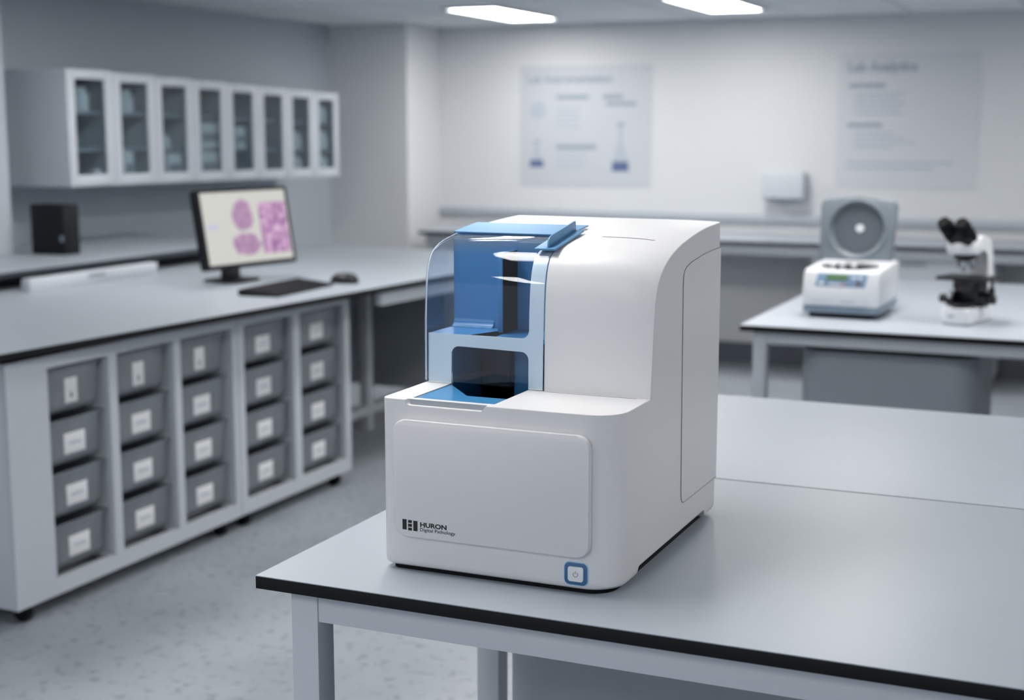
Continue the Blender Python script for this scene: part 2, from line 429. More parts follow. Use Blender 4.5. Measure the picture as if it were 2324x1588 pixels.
def shell_solid():
    bm = B(); rings = []
    for x in (-.05, .19, .25, .28, .295, .305, .314, .320, .326, .332, W, W + .05):
        P = lerp_prof(x)
        pts = [(-.05, .239)] + P + [(.52, P[-1][1]), (.52, -.02), (-.05, -.02)]
        rings.append([bm.verts.new((x, p[0], p[1])) for p in pts])
    n = len(rings[0])
    for a, b in zip(rings[:-1], rings[1:]):
        for k in range(n): bm.faces.new((a[k], a[(k + 1) % n], b[(k + 1) % n], b[k]))
    bm.faces.new(rings[0][::-1]); bm.faces.new(rings[-1])
    return bm
def plan_solid():
    bm = B(); rings = []
    for z, ins in ((.0062, .005), (.0078, .0025), (.0105, .0007), (.016, 0), (.60, 0)):
        pts = rrect(ins - .0035, W - ins, ins, .467 - ins, (.012, .043, .008, .008), 10)
        rings.append([bm.verts.new((p[0], p[1], z)) for p in pts])
    n = len(rings[0])
    for a, b in zip(rings[:-1], rings[1:]):
        for k in range(n): bm.faces.new((a[k], a[(k + 1) % n], b[(k + 1) % n], b[k]))
    bm.faces.new(rings[0][::-1]); bm.faces.new(rings[-1])
    return bm
body = obj('body', shell_solid(), M['shell'], SC)
boolean(body, plan_solid(), 'INTERSECT')
boolean(body, box(B(), -.03, .1815, -.03, .236, .239, .60))                                          # loading bay
PIT = [(.036, .135), (.095, .064), (.1575, .064), (.1575, .236), (.036, .236)]
boolean(body, prism(B(), [(.036, .018), (.1575, .018), (.1575, .2355), (.036, .2355)], 'z', .165, .245))   # tray recess
boolean(body, prism(B(), [(.083, -.001), (.090, .0165), (.094, .0185), (.40, .0185), (.405, .0165), (.412, -.001)], 'x', .30, .36))       # finger arch, right flank
boolean(body, prism(B(), [(.08, -.001), (.092, .013), (.40, .016), (.414, -.001)], 'x', -.02, .03))
boolean(body, prism(B(), [(.034, .2352), (.0365, .2322), (.041, .2315), (.146, .2315), (.1545, .2405), (.034, .2405)], 'y', -.01, .0085))   # finger slot on the front top edge
obj('slot_floor', box(B(), .0365, .15, .0083, .0088, .2317, .2385), M['panel'], SC)
# tray and pit liner
tr = B()
prism(tr, [(.0365, .0185), (.157, .0185), (.157, .064), (.095, .064), (.0365, .1345)], 'z', .2345, .2378)
obj('tray', tr, M['blue'], SC)
pl = B()
box(pl, .0362, .0372, .139, .2355, .166, .3045)              # left wall
box(pl, .0975, .1574, .2145, .2355, .166, .3045, .006)      # back wall beside the niche
box(pl, .1564, .1574, .139, .216, .166, .3045); box(pl, .1564, .1574, .064, .136, .166, .2385)
obj('pit_liner', pl, M['blue'], SC)
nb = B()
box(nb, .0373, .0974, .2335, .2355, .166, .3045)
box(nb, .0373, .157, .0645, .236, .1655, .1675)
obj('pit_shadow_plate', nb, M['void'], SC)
st = B()
box(st, .052, .0965, .205, .228, .225, .292, .001); box(st, .069, .078, .20, .21, .290, .304, .001)
box(st, .060, .147, .10, .20, .196, .201, .001)
obj('slide_stage', st, M['black_stage'], SC)
# bay floor, back wall, black slide column
bf = B()
prism(bf, [(.0005, .1345), (.181, .1345), (.181, .2355), (.0005, .2355)], 'z', .3048, .3105)
obj('bay_floor', bf, M['blue'], SC)
bw = B()
box(bw, .0005, .1035, .2185, .2355, .3105, .4390, .0)
# coved foot of the back wall
prism(bw, [(.2185 - .012 * (1 - math.sin(R(a))), .3105 + .012 * (1 - math.cos(R(a)))) for a in range(0, 91, 15)] + [(.2190, .3105)], 'x', .0005, .066)
obj('bay_wall', bw, M['blue'], SC)
hz = B(); box(hz, .0935, .1035, .167, .219, .3105, .4265, .004); obj('slide_column', hz, M['blue'], SC)
bx = B(); box(bx, .1036, .1046, .1675, .2185, .3108, .4265); prism(bx, [(.066, .1375), (.104, .1375), (.104, .168), (.0935, .192), (.084, .184)], 'z', .3100, .3110)
obj('slide_slot', bx, M['void'], SC)
rw = B(); box(rw, .1046, .1805, .2155, .2355, .3105, .4385); obj('bay_side_wall', rw, M['blue'], SC)
# pale fascia with its two openings, behind the cover
def fascia():
    bm = B()
    def V(x, z): return bm.verts.new((x, prof_y(z) + .0022, z))
    r = .0115
    path = [(.0008, .2395), (.0375, .2395)]
    path += [(.0375, .270), (.0375, .281)] + [(.049 - r * math.cos(R(a)), .2825 + r * math.sin(R(a))) for a in range(0, 91, 15)]
    path += [(.1455 + r * math.sin(R(a)), .2805 + r * math.cos(R(a))) for a in range(0, 91, 15)]
    path += [(.157, .2395), (.1785, .2395), (.1790, .33), (.1575, .33)]
    path += [(.146 + r * math.cos(R(a)), .3225 - r * math.sin(R(a))) for a in range(0, 91, 15)]
    path += [(.0008, .311)]
    bm.faces.new([V(*p) for p in path])
    prev = None
    for (y, z) in [(prof_y(.33), .33)] + [p for p in PL if p[1] > .331 and p[0] < .232]:
        a, b = bm.verts.new((.1575, y + .0022, z)), bm.verts.new((.1790, y + .0022, z))
        # keep the strip just under the cover where the cover leans back
        n = min(1, max(0, (z - .40) / .04)); a.co.z -= .003 * n; b.co.z -= .003 * n
        if prev: bm.faces.new((prev[0], prev[1], b, a))
        prev = (a, b)
    bmesh.ops.remove_doubles(bm, verts=bm.verts, dist=1e-5)
    return bm
obj('fascia', fascia(), M['frost'], SC, solid=.0018)
def normals(P):
    out = []
    for i in range(len(P)):
        a, b = P[max(i - 1, 0)], P[min(i + 1, len(P) - 1)]
        dy, dz = b[0] - a[0], b[1] - a[1]; l = math.hypot(dy, dz) or 1
        out.append((-dz / l, dy / l))
    return out
def strip(P, cols):
    """Sheet along the side profile P; cols = (x, outward offset)."""
    bm = B(); Nn = normals(P); grid = []
    for (p, n) in zip(P, Nn): grid.append([bm.verts.new((x, p[0] + n[0] * o_, p[1] + n[1] * o_)) for (x, o_) in cols])
    for a, b in zip(grid[:-1], grid[1:]):
        for k in range(len(cols) - 1): bm.faces.new((a[k], a[k + 1], b[k + 1], b[k]))
    return bm, grid
def seg_prof(y0, y1, z0=0): return [p for p in PL if y0 <= p[0] <= y1 and p[1] >= z0]
CP = [(.132, .2425)] + [p for p in PL if p[1] > .245 and p[0] < .24] + [(.24, prof_z(.24))]
bm, grid = strip(CP, [(.1796, .0015), (.0005, .0015), (-.0024, .0006), (-.0042, -.0012), (-.005, -.004)])
side = [g[-1] for g in grid]
low = bm.verts.new((-.005, .236, .2425))
bm.faces.new(side + [low])
cv = obj('clear_cover', bm, M['clear'], SC, solid=.0028)
Nn = normals(CP)
for xx, oo in ((-.0047, -.003), (-.001, .0022)):  # added pale tubes that paint the bright highlight of the cover edges
    b = B(); tube(b, [(xx, p[0] + n_[0] * oo, p[1] + n_[1] * oo) for p, n_ in zip(CP, Nn)], .00075, 8); obj('cover_edge_glint', b, M['rim'], cv)
b = B(); tube(b, [(-.0045, .2355, .312), (-.0045, .2355, prof_z(.2355) - .003)], .0018, 8); obj('cover_edge_glint', b, M['rim'], cv)
# blue handle on the cover: cross bar, side rail and upright fin
def slab(P, x0, x1, o0, o1):
    bm = B(); Nn = normals(P); g = []
    for (p, n) in zip(P, Nn): g.append([bm.verts.new((x, p[0] + n[0] * o_, p[1] + n[1] * o_)) for (x, o_) in ((x0, o0), (x1, o0), (x1, o1), (x0, o1))])
    for a, b in zip(g[:-1], g[1:]):
        for k in range(4): bm.faces.new((a[k], a[(k + 1) % 4], b[(k + 1) % 4], b[k]))
    bm.faces.new(g[0][::-1]); bm.faces.new(g[-1]); return bm
hb = slab(seg_prof(.232, .322), -.0065, .176, .0030, .0050)
obj('handle_bar', hb, M['blue_bar'], SC)
obj('handle_lip', slab(seg_prof(.236, .262), -.003, .176, -.0045, .0029), M['navy'], SC)
obj('handle_rail', prism(B(), [(.153, .4332), (.264, .4520), (.2655, .4540), (.264, .4550), (.153, .4358)], 'x', .157, .1885, .0005), M['blue_bar'], SC)
obj('handle_fin', prism(B(), [(.157, .4362), (.2625, .4546), (.2615, .4660), (.2605, .4675), (.2580, .4680), (.170, .4532), (.162, .4502), (.1585, .4455)], 'x', .1745, .1772, .0006), M['blue_bar'], SC)
# seams on the shell
sm = B()
def roof_line(bm, x0, x1, y, w=.0007):
    n = 8; prev = None
    for k in range(n + 1):
        x = x0 + (x1 - x0) * k / n; P = lerp_prof(x); z0, z1 = prof_z(y, P) + .0002, prof_z(y + w, P) + .0002
        a, b = bm.verts.new((x, y, z0)), bm.verts.new((x, y + w, z1))
        if prev: bm.faces.new((prev[0], prev[1], b, a))
        prev = (a, b)
roof_line(sm, .222, .300, .252, .0016)
obj('roof_seam', sm, M['shell_line'], SC, solid=.0003)
obj('shelf_seam', box(B(), .183, .318, .1285, .1294, .2388, .2392), M['shell_line'], SC)
SP = mm([(466.9, 420), (415, 418.6), (366, 415.7), (312, 410), (288.5, 405.5), (279, 401), (273.5, 394), (271.5, 378), (276.4, 153), (279, 75), (281, 65), (286, 59.5), (293, 57.5), (466.9, 57)])
obj('side_panel', prism(B(), SP, 'x', W - .002, W + .0006), M['shell'], SC)
sb = B(); tube(sb, [(W + .0004, p[0], p[1]) for p in SP[:-1]] + [(W + .0004, .4669, .057)], .00045, 6)
obj('panel_seam', sb, M['shell_line'], SC)
# front door, logo, lettering
fd = B(); prism(fd, rrect(.0185, .3025, .0515, .2128, .0165, 8), 'y', -.0095, .001, .0026)
door = obj('front_panel', fd, M['shell'], SC)
lg = B()
for q in ((.0322, .0384, .0612, .0755), (.0408, .0464, .0712, .0750), (.0408, .0464, .0658, .0698), (.0408, .0464, .0606, .0644), (.0488, .0550, .0606, .0748)): box(lg, q[0], q[1], -.0099, -.0094, q[2], q[3])
obj('logo', lg, M['ink'], door)
obj('lettering', fit_text(text_mesh('HURON', .01, .00030), .0592, .0990, .0675, -.0098, .0064), M['ink'], door)
obj('lettering', fit_text(text_mesh('Digital Pathology', .006), .0590, .1118, .0614, -.0098, .0046), M['ink'], door)
# power button
pb = B(); prism(pb, rrect(.2652, .2990, .0118, .0432, .0075, 8), 'y', -.0008, .004, .0003); btn = obj('power_button', pb, M['key_rim'], SC)
prism_ = B(); prism(prism_, rrect(.2662, .2980, .0128, .0422, .0068, 8), 'y', -.0013, .002, .0004); obj('button_ring', prism_, M['key_ring'], btn)
kb = B(); prism(kb, rrect(.2715, .2927, .0176, .0374, .003, 6), 'y', -.0032, .002, .0006); obj('button_cap', kb, M['white_plastic'], btn)
ic = B(); cx, cz = .2822, .0272
tube(ic, [(cx + .0032 * math.sin(R(a)), -.0033, cz + .0032 * math.cos(R(a))) for a in range(35, 326, 10)], .00035, 6)
tube(ic, [(cx, -.0033, cz + .0008), (cx, -.0033, cz + .0044)], .00035, 6)
obj('power_symbol', ic, M['shell_line'], btn)
obj('base_shadow_plate', prism(B(), rrect(.006, W - .012, .008, .455, (.012, .035, .01, .01), 8), 'z', 0, .0075), M['rubber'], SC)  # black foot slab; its colour also gives the shadow gap under the body

# ------------------------------------------------------------------ left bench with rolling bin racks
BZ = .775
t = thing('lab_bench', 'long grey bench with black edge along the left wall, carrying the monitor', 'bench', (-2.72, 2.3, 0))
edge = [(-2.715, 2.3), (-2.715, 2.838), (-2.545, 5.17), (-2.47, 6.2)]
out = [(-4.0, 2.3)] + edge + [(-4.0, 6.2)]
obj('benchtop', prism(B(), out, 'z', BZ - .0015, BZ), M['laminate'], t, world=True)
obj('edge_band', prism(B(), out, 'z', BZ - .021, BZ - .0016, .0008), M['black_edge'], t, world=True)
edge2 = [(-2.58, 4.70), (-2.545, 5.17), (-2.47, 6.2)]
ap = [(a - .03, b) for a, b in edge2]; ap2 = [(a - .055, b) for a, b in edge2][::-1]
obj('apron', prism(B(), ap + ap2, 'z', BZ - .078, BZ - .021), M['frame'], t, world=True)
obj('back_panel', box(B(), -3.52, -3.50, 2.6, 6.1, .12, BZ - .022), M['panel'], t, world=True)
obj('end_panel', box(B(), -3.50, -2.56, 6.05, 6.075, .11, BZ - .022), M['panel'], t, world=True)
obj('foot_rail', box(B(), -3.20, -3.15, 4.75, 6.15, .075, .115, .003), M['frame'], t, world=True)
for (px, py) in ((-3.20, 5.55), (-2.62, 6.1), (-3.20, 6.1), (-3.4, 2.5)):
    obj('leg', box(B(), px, px + .045, py, py + .045, 0, BZ - .022, .002), M['frame'], t, world=True)

def rack(label, y0, opens, y1, casters):
    """Wheeled frame; opens = list of (y start, y end) of its columns on the front face x = FX."""
    FX, D, zb, z0, z1, zt = -2.745, .44, .052, .098, .703, .738
    t = thing('rolling_rack', label, 'storage rack', (FX, y0, 0), group='wheeled bin racks')
    f = B()
    # front frame: uprights and cross members
    ys = [y0] + [v for q in opens for v in q] + [y1]
    for a, b in zip(ys[0::2], ys[1::2]): box(f, FX - .02, FX, a, b, zb, zt)
    for a, b in opens: box(f, FX - .02, FX, a, b, zb, z0); box(f, FX - .02, FX, a, b, z1, zt)
    obj('front_frame', f, M['frame'], t, world=True)
    c = B()
    box(c, FX - D, FX - .02, y0, y0 + .018, zb, zt, .003); box(c, FX - D, FX - .02, y1 - .018, y1, zb, zt, .003)
    box(c, FX - D, FX - D + .01, y0 + .018, y1 - .018, zb, zt); box(c, FX - D, FX - .02, y0 + .018, y1 - .018, zb, zb + .02); box(c, FX - D, FX - .02, y0 + .018, y1 - .018, zt - .012, zt)
    for (a0, a1), (b0, b1) in zip(opens[:-1], opens[1:]): box(c, FX - D + .01, FX - .02, (a1 + b0) / 2 - .006, (a1 + b0) / 2 + .006, zb + .02, zt - .012)
    obj('carcass', c, M['frame'], t, world=True)
    pitch = (z1 - z0) / 4
    for a, b in opens:
        for k in range(4):
            for s in (a - .004, b - .012):
                obj('runner', box(B(), FX - D + .02, FX - .021, s, s + .016, z0 + k * pitch - .003, z0 + k * pitch + .002), M['frame'], t, world=True)
    for cy in casters:
        for cxx in (FX - .040, FX - D + .06):
            w = B(); T = Matrix.Rotation(R(90), 4, 'X')
            lathe(w, [(0, -.013), (.024, -.013), (.027, -.009), (.027, .009), (.024, .013), (0, .013)], (cxx, cy, .027), 20, T)
            ca = obj('caster', w, M['rubber'], t, world=True)
            y_ = box(B(), cxx - .012, cxx + .012, cy - .016, cy + .016, .04, zb)
            bmesh.ops.translate(y_, verts=y_.verts, vec=-Vector(t.location)); obj('fork', y_, M['rubber'], ca)
    return FX, z0, pitch
OA = [(3.037, 3.294), (3.330, 3.603), (3.638, 3.918)]; OB = [(3.985, 4.292), (4.338, 4.652)]
FX, Z0, PT = rack('wheeled grey rack of three bin columns at the near end of the bench', 2.878, OA, 3.945, (2.94, 3.87))
rack('wheeled grey rack of two bin columns beside the bench knee space', 3.950, OB, 4.690, (4.01, 4.62))
ROWS = ['bottom', 'third', 'second', 'top']
COLN = ['nearest column of the three-column rack', 'middle column of the three-column rack', 'far column of the three-column rack', 'near column of the two-column rack', 'far column of the two-column rack']
def make_bin(w, portrait):
    """Translucent tray: local y across (0..w), x = 0 front face going back to -.40, z up from its runners."""
    h, d, rim = .139, .40, .010
    t = thing('storage_bin', '', 'bin')
    bm = B()
    def ring(z, ins, fr): return [bm.verts.new(p) for p in [(q[0], q[1], z) for q in rrect(-d + ins, -fr, ins, w - ins, .012, 4)]]
    rings = [ring(h - .004, .0, .0), ring(h, .0, .0), ring(h, .006, .006), ring(h - .006, .008, .008), ring(.030, .012, .011), ring(.012, .016, .018), ring(.0, .030, .034)]
    for a, b in zip(rings[:-1], rings[1:]):
        n = len(a)
        for k in range(n): bm.faces.new((a[k], a[(k + 1) % n], b[(k + 1) % n], b[k]))
    bm.faces.new(rings[-1])
    obj('tray', bm, M['bin'], t)
    lw, lh, zc = (.052, .072, .066) if portrait else (.088, .060, .064)
    yc = w * (.50 if portrait else .52)
    c = B(); box(c, -.0115, -.0085, yc - lw / 2, yc + lw / 2, zc - lh / 2, zc + lh / 2, .0006)
    lab = obj('label_card', c, M['paper'], t)
    p = B()
    if portrait: box(p, -.0086, -.0082, yc - .005, yc + .005, zc - .022, zc - .006)
    else: box(p, -.0086, -.0082, yc - lw * .30, yc + lw * .30, zc - .004, zc + .004)
    obj('print', p, M['poster_pale'] if not portrait else M['print'], lab)
    return t
for ci, (a, b) in enumerate(OA + OB):
    pr_l = make_bin(b - a - .005, False); used = False
    for ri in range(4):
        if ri == 3 and ci < 3: o = make_bin(b - a - .005, True)
        elif not used: o = pr_l; used = True
        else: o = copy_tree(pr_l)
        o.location = (FX - .022, a + .0025, Z0 + ri * PT + .0025)
        o['group'] = 'clear bins in the bench racks'
        o['label'] = ('clear bin with upright white label' if ri == 3 and ci < 3 else 'clear bin with white label') + ', ' + (ROWS[ri] + ' row, ' if ri != 3 else 'top row, ') + COLN[ci]

# ------------------------------------------------------------------ raised counter behind the bench and what stands there
t = thing('raised_counter', 'raised dark-edged counter along the left wall behind the bench', 'counter', (-3.75, 3.3, 0))
CO = [(-4.304, 3.3), (-3.75, 3.3), (-3.75, 5.75), (XL + .002, 5.75), (XL + .002, 4.602), (-4.304, 4.602)]
obj('countertop', prism(B(), CO, 'z', .8432, .845), M['laminate'], t, world=True)
obj('edge_band', prism(B(), CO, 'z', .823, .8431, .001), M['dark_edge'], t, world=True)
obj('support_panel', box(B(), -4.12, -4.10, 3.32, 5.74, .0, .823), M['cab_in'], t, world=True)
t = thing('drawer_box', 'low white box with a small grey plate under the raised counter', 'box', (-3.66, 3.98, BZ))
obj('box_body', box(B(), -3.70, -3.66, 3.985, 4.72, BZ, .821, .002), M['cab'], t, world=True)
obj('plate', box(B(), -3.6602, -3.6590, 4.30, 4.40, .798, .812, .0004), M['panel'], t, world=True)
t = thing('computer_tower', 'black computer tower on the raised counter below the cabinets', 'computer', (-4.21, 4.605, .845))
obj('case', box(B(), -4.210, -4.035, 4.605, 4.70, .845, 1.052, .004), M['black_soft'], t, world=True)
obj('port_panel', box(B(), -4.056, -4.040, 4.6035, 4.606, .90, .925, .0005), M['slate'], t, world=True)
for cxx in (-4.19, -4.07): obj('foot', box(B(), cxx, cxx + .015, 4.62, 4.69, .845, .8462), M['rubber'], t, world=True)

# monitor: screen faces the aisle, leaning back
t = thing('monitor', 'black-framed monitor showing purple tissue sections, on the left bench', 'monitor', (-3.22, 4.6, BZ))
yaw, tilt = R(80.2), R(9.8); mw_, mh_ = .491, .303
rot = Matrix.Rotation(yaw, 4, 'Z') @ Matrix.Rotation(-tilt, 4, 'X')
cen = Vector((-3.134, 4.60, .987)) - Vector(t.location)
def place(o, off=(0, 0, 0)):
    o.matrix_local = Matrix.Translation(cen) @ rot @ Matrix.Translation(Vector(off)); return o
hs = B(); prism(hs, rrect(-mw_ / 2, mw_ / 2, -mh_ / 2, mh_ / 2, .010), 'y', .001, .032, .003)
place(obj('housing', hs, M['black_soft'], t))
bz = B(); bw_ = .017
for q in ((-mw_ / 2 + .004, mw_ / 2 - .004, mh_ / 2 - bw_ * .8, mh_ / 2 - .003), (-mw_ / 2 + .004, mw_ / 2 - .004, -mh_ / 2 + .003, -mh_ / 2 + bw_), (-mw_ / 2 + .003, -mw_ / 2 + bw_, -mh_ / 2 + bw_, mh_ / 2 - bw_ * .8), (mw_ / 2 - bw_, mw_ / 2 - .003, -mh_ / 2 + bw_, mh_ / 2 - bw_ * .8)): box(bz, q[0], q[1], -.002, .003, q[2], q[3])
place(obj('bezel', bz, M['black_soft'], t))
sw, sh = mw_ - 2 * bw_, mh_ - 1.8 * bw_
s_ = B(); box(s_, -sw / 2, sw / 2, -.0008, .002, -sh / 2, sh / 2)
place(obj('screen', s_, screen_mat(sw, sh), t), (0, 0, .0017))
nk = B(); prism(nk, rrect(-.018, .018, -.045, .045, .008), 'z', .010, .20, .002); obj('neck', nk, M['black'], t, rot=(0, 0, 0))
bs = B(); prism(bs, rrect(-.075, .085, -.095, .095, .03), 'z', 0, .010, .003); obj('stand_base', bs, M['black'], t)

# keyboard and mouse
ang = math.atan2(-4.245 + 4.639, 0) ; kc = Vector((-2.838, 4.405, BZ))
t = thing('keyboard', 'black computer keyboard lying on the bench below the monitor', 'keyboard', kc, R(92.5))
kbm = B(); prism(kbm, [(-.080, 0), (.080, 0), (.080, .022), (.070, .024), (-.080, .009)], 'x', -.205, .205, .002)
obj('case', kbm, M['black_soft'], t)
kk = B()
for r_ in range(5):
    yy = -.066 + r_ * .027
    for c_ in range(14):
        xx = -.190 + c_ * .0272; zz = .009 + (yy + .08) * .1 + .0005
        box(kk, xx, xx + .0235, yy, yy + .0225, zz - .001, zz + .005)
obj('keys', kk, M['black_soft'], t)
t = thing('computer_mouse', 'black mouse on the bench beyond the keyboard', 'mouse', (-2.775, 4.71, BZ), R(100))
mb = B(); n = 20
rings = []
for (s, z, yo) in ((.0, 0, 0), (.96, 0, 0), (1, .008, 0), (.95, .02, .001), (.78, .031, .003), (.5, .038, .006), (.2, .041, .008)):
    rings.append([mb.verts.new((.034 * s * math.cos(2 * math.pi * k / n), .058 * s * math.sin(2 * math.pi * k / n) - yo, z)) for k in range(n)])
for a, b in zip(rings[:-1], rings[1:]):
    for k in range(n): mb.faces.new((a[k], a[(k + 1) % n], b[(k + 1) % n], b[k]))
mb.faces.new(rings[-1]); bmesh.ops.remove_doubles(mb, verts=mb.verts, dist=1e-6)
obj('mouse_body', mb, M['black'], t, smooth=80)
wh = B(); lathe(wh, [(0, -.003), (.008, -.003), (.008, .003), (0, .003)], (0, .025, .031), 16, Matrix.Rotation(R(90), 4, 'Y')); obj('scroll_wheel', wh, M['rubber'], t)

# ------------------------------------------------------------------ glass-fronted wall cabinets
CY = [4.850, 5.150, 5.445, 5.735, 6.015, 6.293, 6.567, 6.835, 7.095]
CW = ['first from the open end, nearest the wall pier', 'second from the wall pier', 'third from the wall pier', 'fourth from the wall pier, holding a tall white box', 'fourth from the corner pilaster', 'third from the corner pilaster', 'second from the corner pilaster', 'last before the corner pilaster']
CX = -4.20
ctop, cbot = [], []
for i in range(8):
    f = i / 7.0
    z1, z0 = 1.612 - .054 * f, 1.113 - .019 * f
    y0, y1 = CY[i] + .001, CY[i + 1] - .001
    t = thing('wall_cabinet', 'white glass-door wall cabinet, ' + CW[i], 'cabinet', (XL, y0, z0), group='glass-door wall cabinets')
    c = B(); k = .016
    box(c, XL, CX - .02, y0, y0 + k, z0, z1); box(c, XL, CX - .02, y1 - k, y1, z0, z1)
    box(c, XL, CX - .02, y0 + k, y1 - k, z0, z0 + k); box(c, XL, CX - .02, y0 + k, y1 - k, z1 - k, z1)
    obj('carcass', c, M['cab'], t, world=True)
    obj('back_panel', box(B(), XL, XL + .006, y0 + k, y1 - k, z0 + k, z1 - k), M['cab_in'], t, world=True)
    hh = z1 - z0
    for s in (.30, .62): obj('shelf', box(B(), XL + .006, CX - .035, y0 + k, y1 - k, z0 + hh * s, z0 + hh * s + .014), M['cab_in'], t, world=True)
    d = B(); fw, ft, fb = .050, .040, .048
    box(d, CX - .02, CX, y0 + .001, y0 + fw, z0, z1, .002); box(d, CX - .02, CX, y1 - fw, y1 - .001, z0, z1, .002)
    box(d, CX - .02, CX, y0 + fw, y1 - fw, z0, z0 + fb, .002); box(d, CX - .02, CX, y0 + fw, y1 - fw, z1 - ft, z1, .002)
    door_ = obj('door', d, M['cab'], t, world=True)
    g = box(B(), CX - .012, CX - .008, y0 + fw - .002, y1 - fw + .002, z0 + fb - .002, z1 - ft + .002)
    bmesh.ops.translate(g, verts=g.verts, vec=-Vector(t.location)); obj('door_glass', g, M['glass'], door_)
    ctop.append(z1); cbot.append(z0)
def inside(i, s, name, label, cat, kind, ypos, w, h, group):
    """A thing standing on shelf level s (0 floor, 1, 2) of cabinet i, at fraction ypos of its width."""
    hh = ctop[i] - cbot[i]; z = cbot[i] + (.016, hh * .30 + .014, hh * .62 + .014)[s] + .0005
    dep = .068; x = CX - dep
    y = min(CY[i] + (CY[i + 1] - CY[i]) * ypos + (dep - .03) * CY[i] / 4.2, CY[i + 1] - .02 - w / 2)
    t = thing(name, label, cat, (x, y, z), group=group)
    if kind == 'jar':
        b = B(); lathe(b, [(0, 0), (w / 2, 0), (w / 2, h * .75), (w * .36, h * .86), (0, h * .86)], n=20); obj('jar_body', b, M['white_plastic'], t)
        b = B(); lathe(b, [(0, h * .86), (w * .38, h * .86), (w * .38, h), (0, h)], n=20); obj('screw_lid', b, M['white_plastic'], t)
    else:
        b = B(); box(b, -.05, .04, -w / 2, w / 2, 0, h, .003); obj('carton', b, M['white_plastic'], t)
        b = B(); box(b, .0402, .0408, -w / 2 + .008, w / 2 - .008, h * .25, h * .6); obj('carton_label', b, M['panel'], t)
gj, gb = 'white jars in the wall cabinets', 'white cartons in the wall cabinets'
inside(0, 2, 'storage_jar', 'white jar on the top shelf of the cabinet nearest the pier', 'jar', 'jar', .36, .085, .10, gj)
inside(0, 0, 'storage_jar', 'small white jar on the floor of the cabinet nearest the pier', 'jar', 'jar', .76, .06, .055, gj)
inside(1, 2, 'storage_jar', 'white jar on the top shelf of the second cabinet from the pier', 'jar', 'jar', .36, .085, .10, gj)
inside(1, 0, 'carton', 'white carton on the floor of the second cabinet from the pier', 'carton', 'box', .28, .07, .13, gb)
inside(2, 0, 'carton', 'wide white carton on the floor of the third cabinet from the pier', 'carton', 'box', .42, .11, .12, gb)
inside(2, 1, 'storage_jar', 'squat jar on the middle shelf of the third cabinet from the pier', 'jar', 'jar', .33, .06, .06, gj)
inside(3, 0, 'carton', 'white carton low in the fourth cabinet from the pier', 'carton', 'box', .42, .15, .125, gb)
inside(3, 1, 'carton', 'white carton on the middle shelf of the fourth cabinet from the pier', 'carton', 'box', .42, .15, .125, gb)
inside(4, 1, 'carton', 'white carton on the middle shelf of the fifth cabinet from the pier', 'carton', 'box', .34, .09, .11, gb)
inside(6, 1, 'storage_jar', 'white jar mid-height in the second cabinet from the corner pilaster', 'jar', 'jar', .33, .09, .09, gj)
inside(6, 0, 'storage_jar', 'white jar low in the second cabinet from the corner pilaster', 'jar', 'jar', .33, .09, .10, gj)
inside(7, 2, 'storage_jar', 'white jar at the top of the last cabinet by the pilaster', 'jar', 'jar', .32, .09, .09, gj)
inside(7, 1, 'storage_jar', 'white jar mid-height in the last cabinet by the pilaster', 'jar', 'jar', .32, .10, .10, gj)
inside(7, 0, 'storage_jar', 'white jar low in the last cabinet by the pilaster', 'jar', 'jar', .32, .10, .10, gj)

# ------------------------------------------------------------------ back wall bench, drawers, posters, dispenser
t = thing('wall_bench', 'dark-edged bench running along the back wall', 'bench', (-4.0, 7.55, 0))
obj('benchtop', box(B(), -3.935, 3.6, 7.55, YB - .016, .7585, .76), M['laminate_pale'], t, world=True)
obj('edge_band', box(B(), -3.935, 3.6, 7.55, YB - .016, .738, .7584, .001), M['dark_edge'], t, world=True)
obj('apron', box(B(), -3.90, 3.58, 7.575, 7.60, .685, .738, .002), M['frame'], t, world=True)
for px in (-3.90, 1.6, 3.5): obj('leg', box(B(), px, px + .05, 7.60, 7.65, 0, .738, .002), M['frame'], t, world=True)
t = thing('drawer_pedestal', 'white drawer unit under the back bench behind the centrifuge table', 'drawers', (-1.60, 7.60, 0))
obj('body', box(B(), -1.60, -.66, 7.625, 8.1, .04, .684, .003), M['cab'], t, world=True)
for z0, z1 in ((.50, .68), (.28, .49), (.05, .27)):
    d = obj('drawer', box(B(), -1.59, -.67, 7.603, 7.624, z0, z1, .003), M['cab'], t, world=True)
    h_ = box(B(), -1.13, -1.00, 7.590, 7.6025, z1 - .022, z1 - .012, .002); bmesh.ops.translate(h_, verts=h_.verts, vec=-Vector(t.location)); obj('handle', h_, M['panel'], d)
obj('plinth', box(B(), -1.57, -.69, 7.65, 8.08, 0, .04), M['rubber'], t, world=True)

def bars(bm, y, items):
    for (x0, x1, z0, z1) in items: box(bm, x0, x1, y - .0006, y, z0, z1)
    return bm
PY = YB - .004
t = thing('wall_poster', 'grey instrument poster with blue-filled flasks on the back wall', 'poster', (-3.09, YB, 1.02))
obj('sheet', box(B(), -3.533, -2.682, PY, YB, 1.012, 1.738), M['poster'], t, world=True)
def lab_text(s, x0, x1, z0, m, bold=.0):
    bm = fit_text(text_mesh(s, .05, bold), x0, x1, z0, PY - .0012); return obj('title', bm, m, t, world=True)
lab_text('Lab Instrumentation', -3.48, -2.93, 1.635, M['poster_mid'], .0012)
for q in ([(-3.29, -3.08, 1.535, 1.562)], [(-2.99, -2.86, 1.535, 1.562), (-2.97, -2.78, 1.495, 1.520)], [(-3.29, -3.03, 1.235, 1.265)]): obj('heading', bars(B(), PY, q), M['poster_mid'], t, world=True)
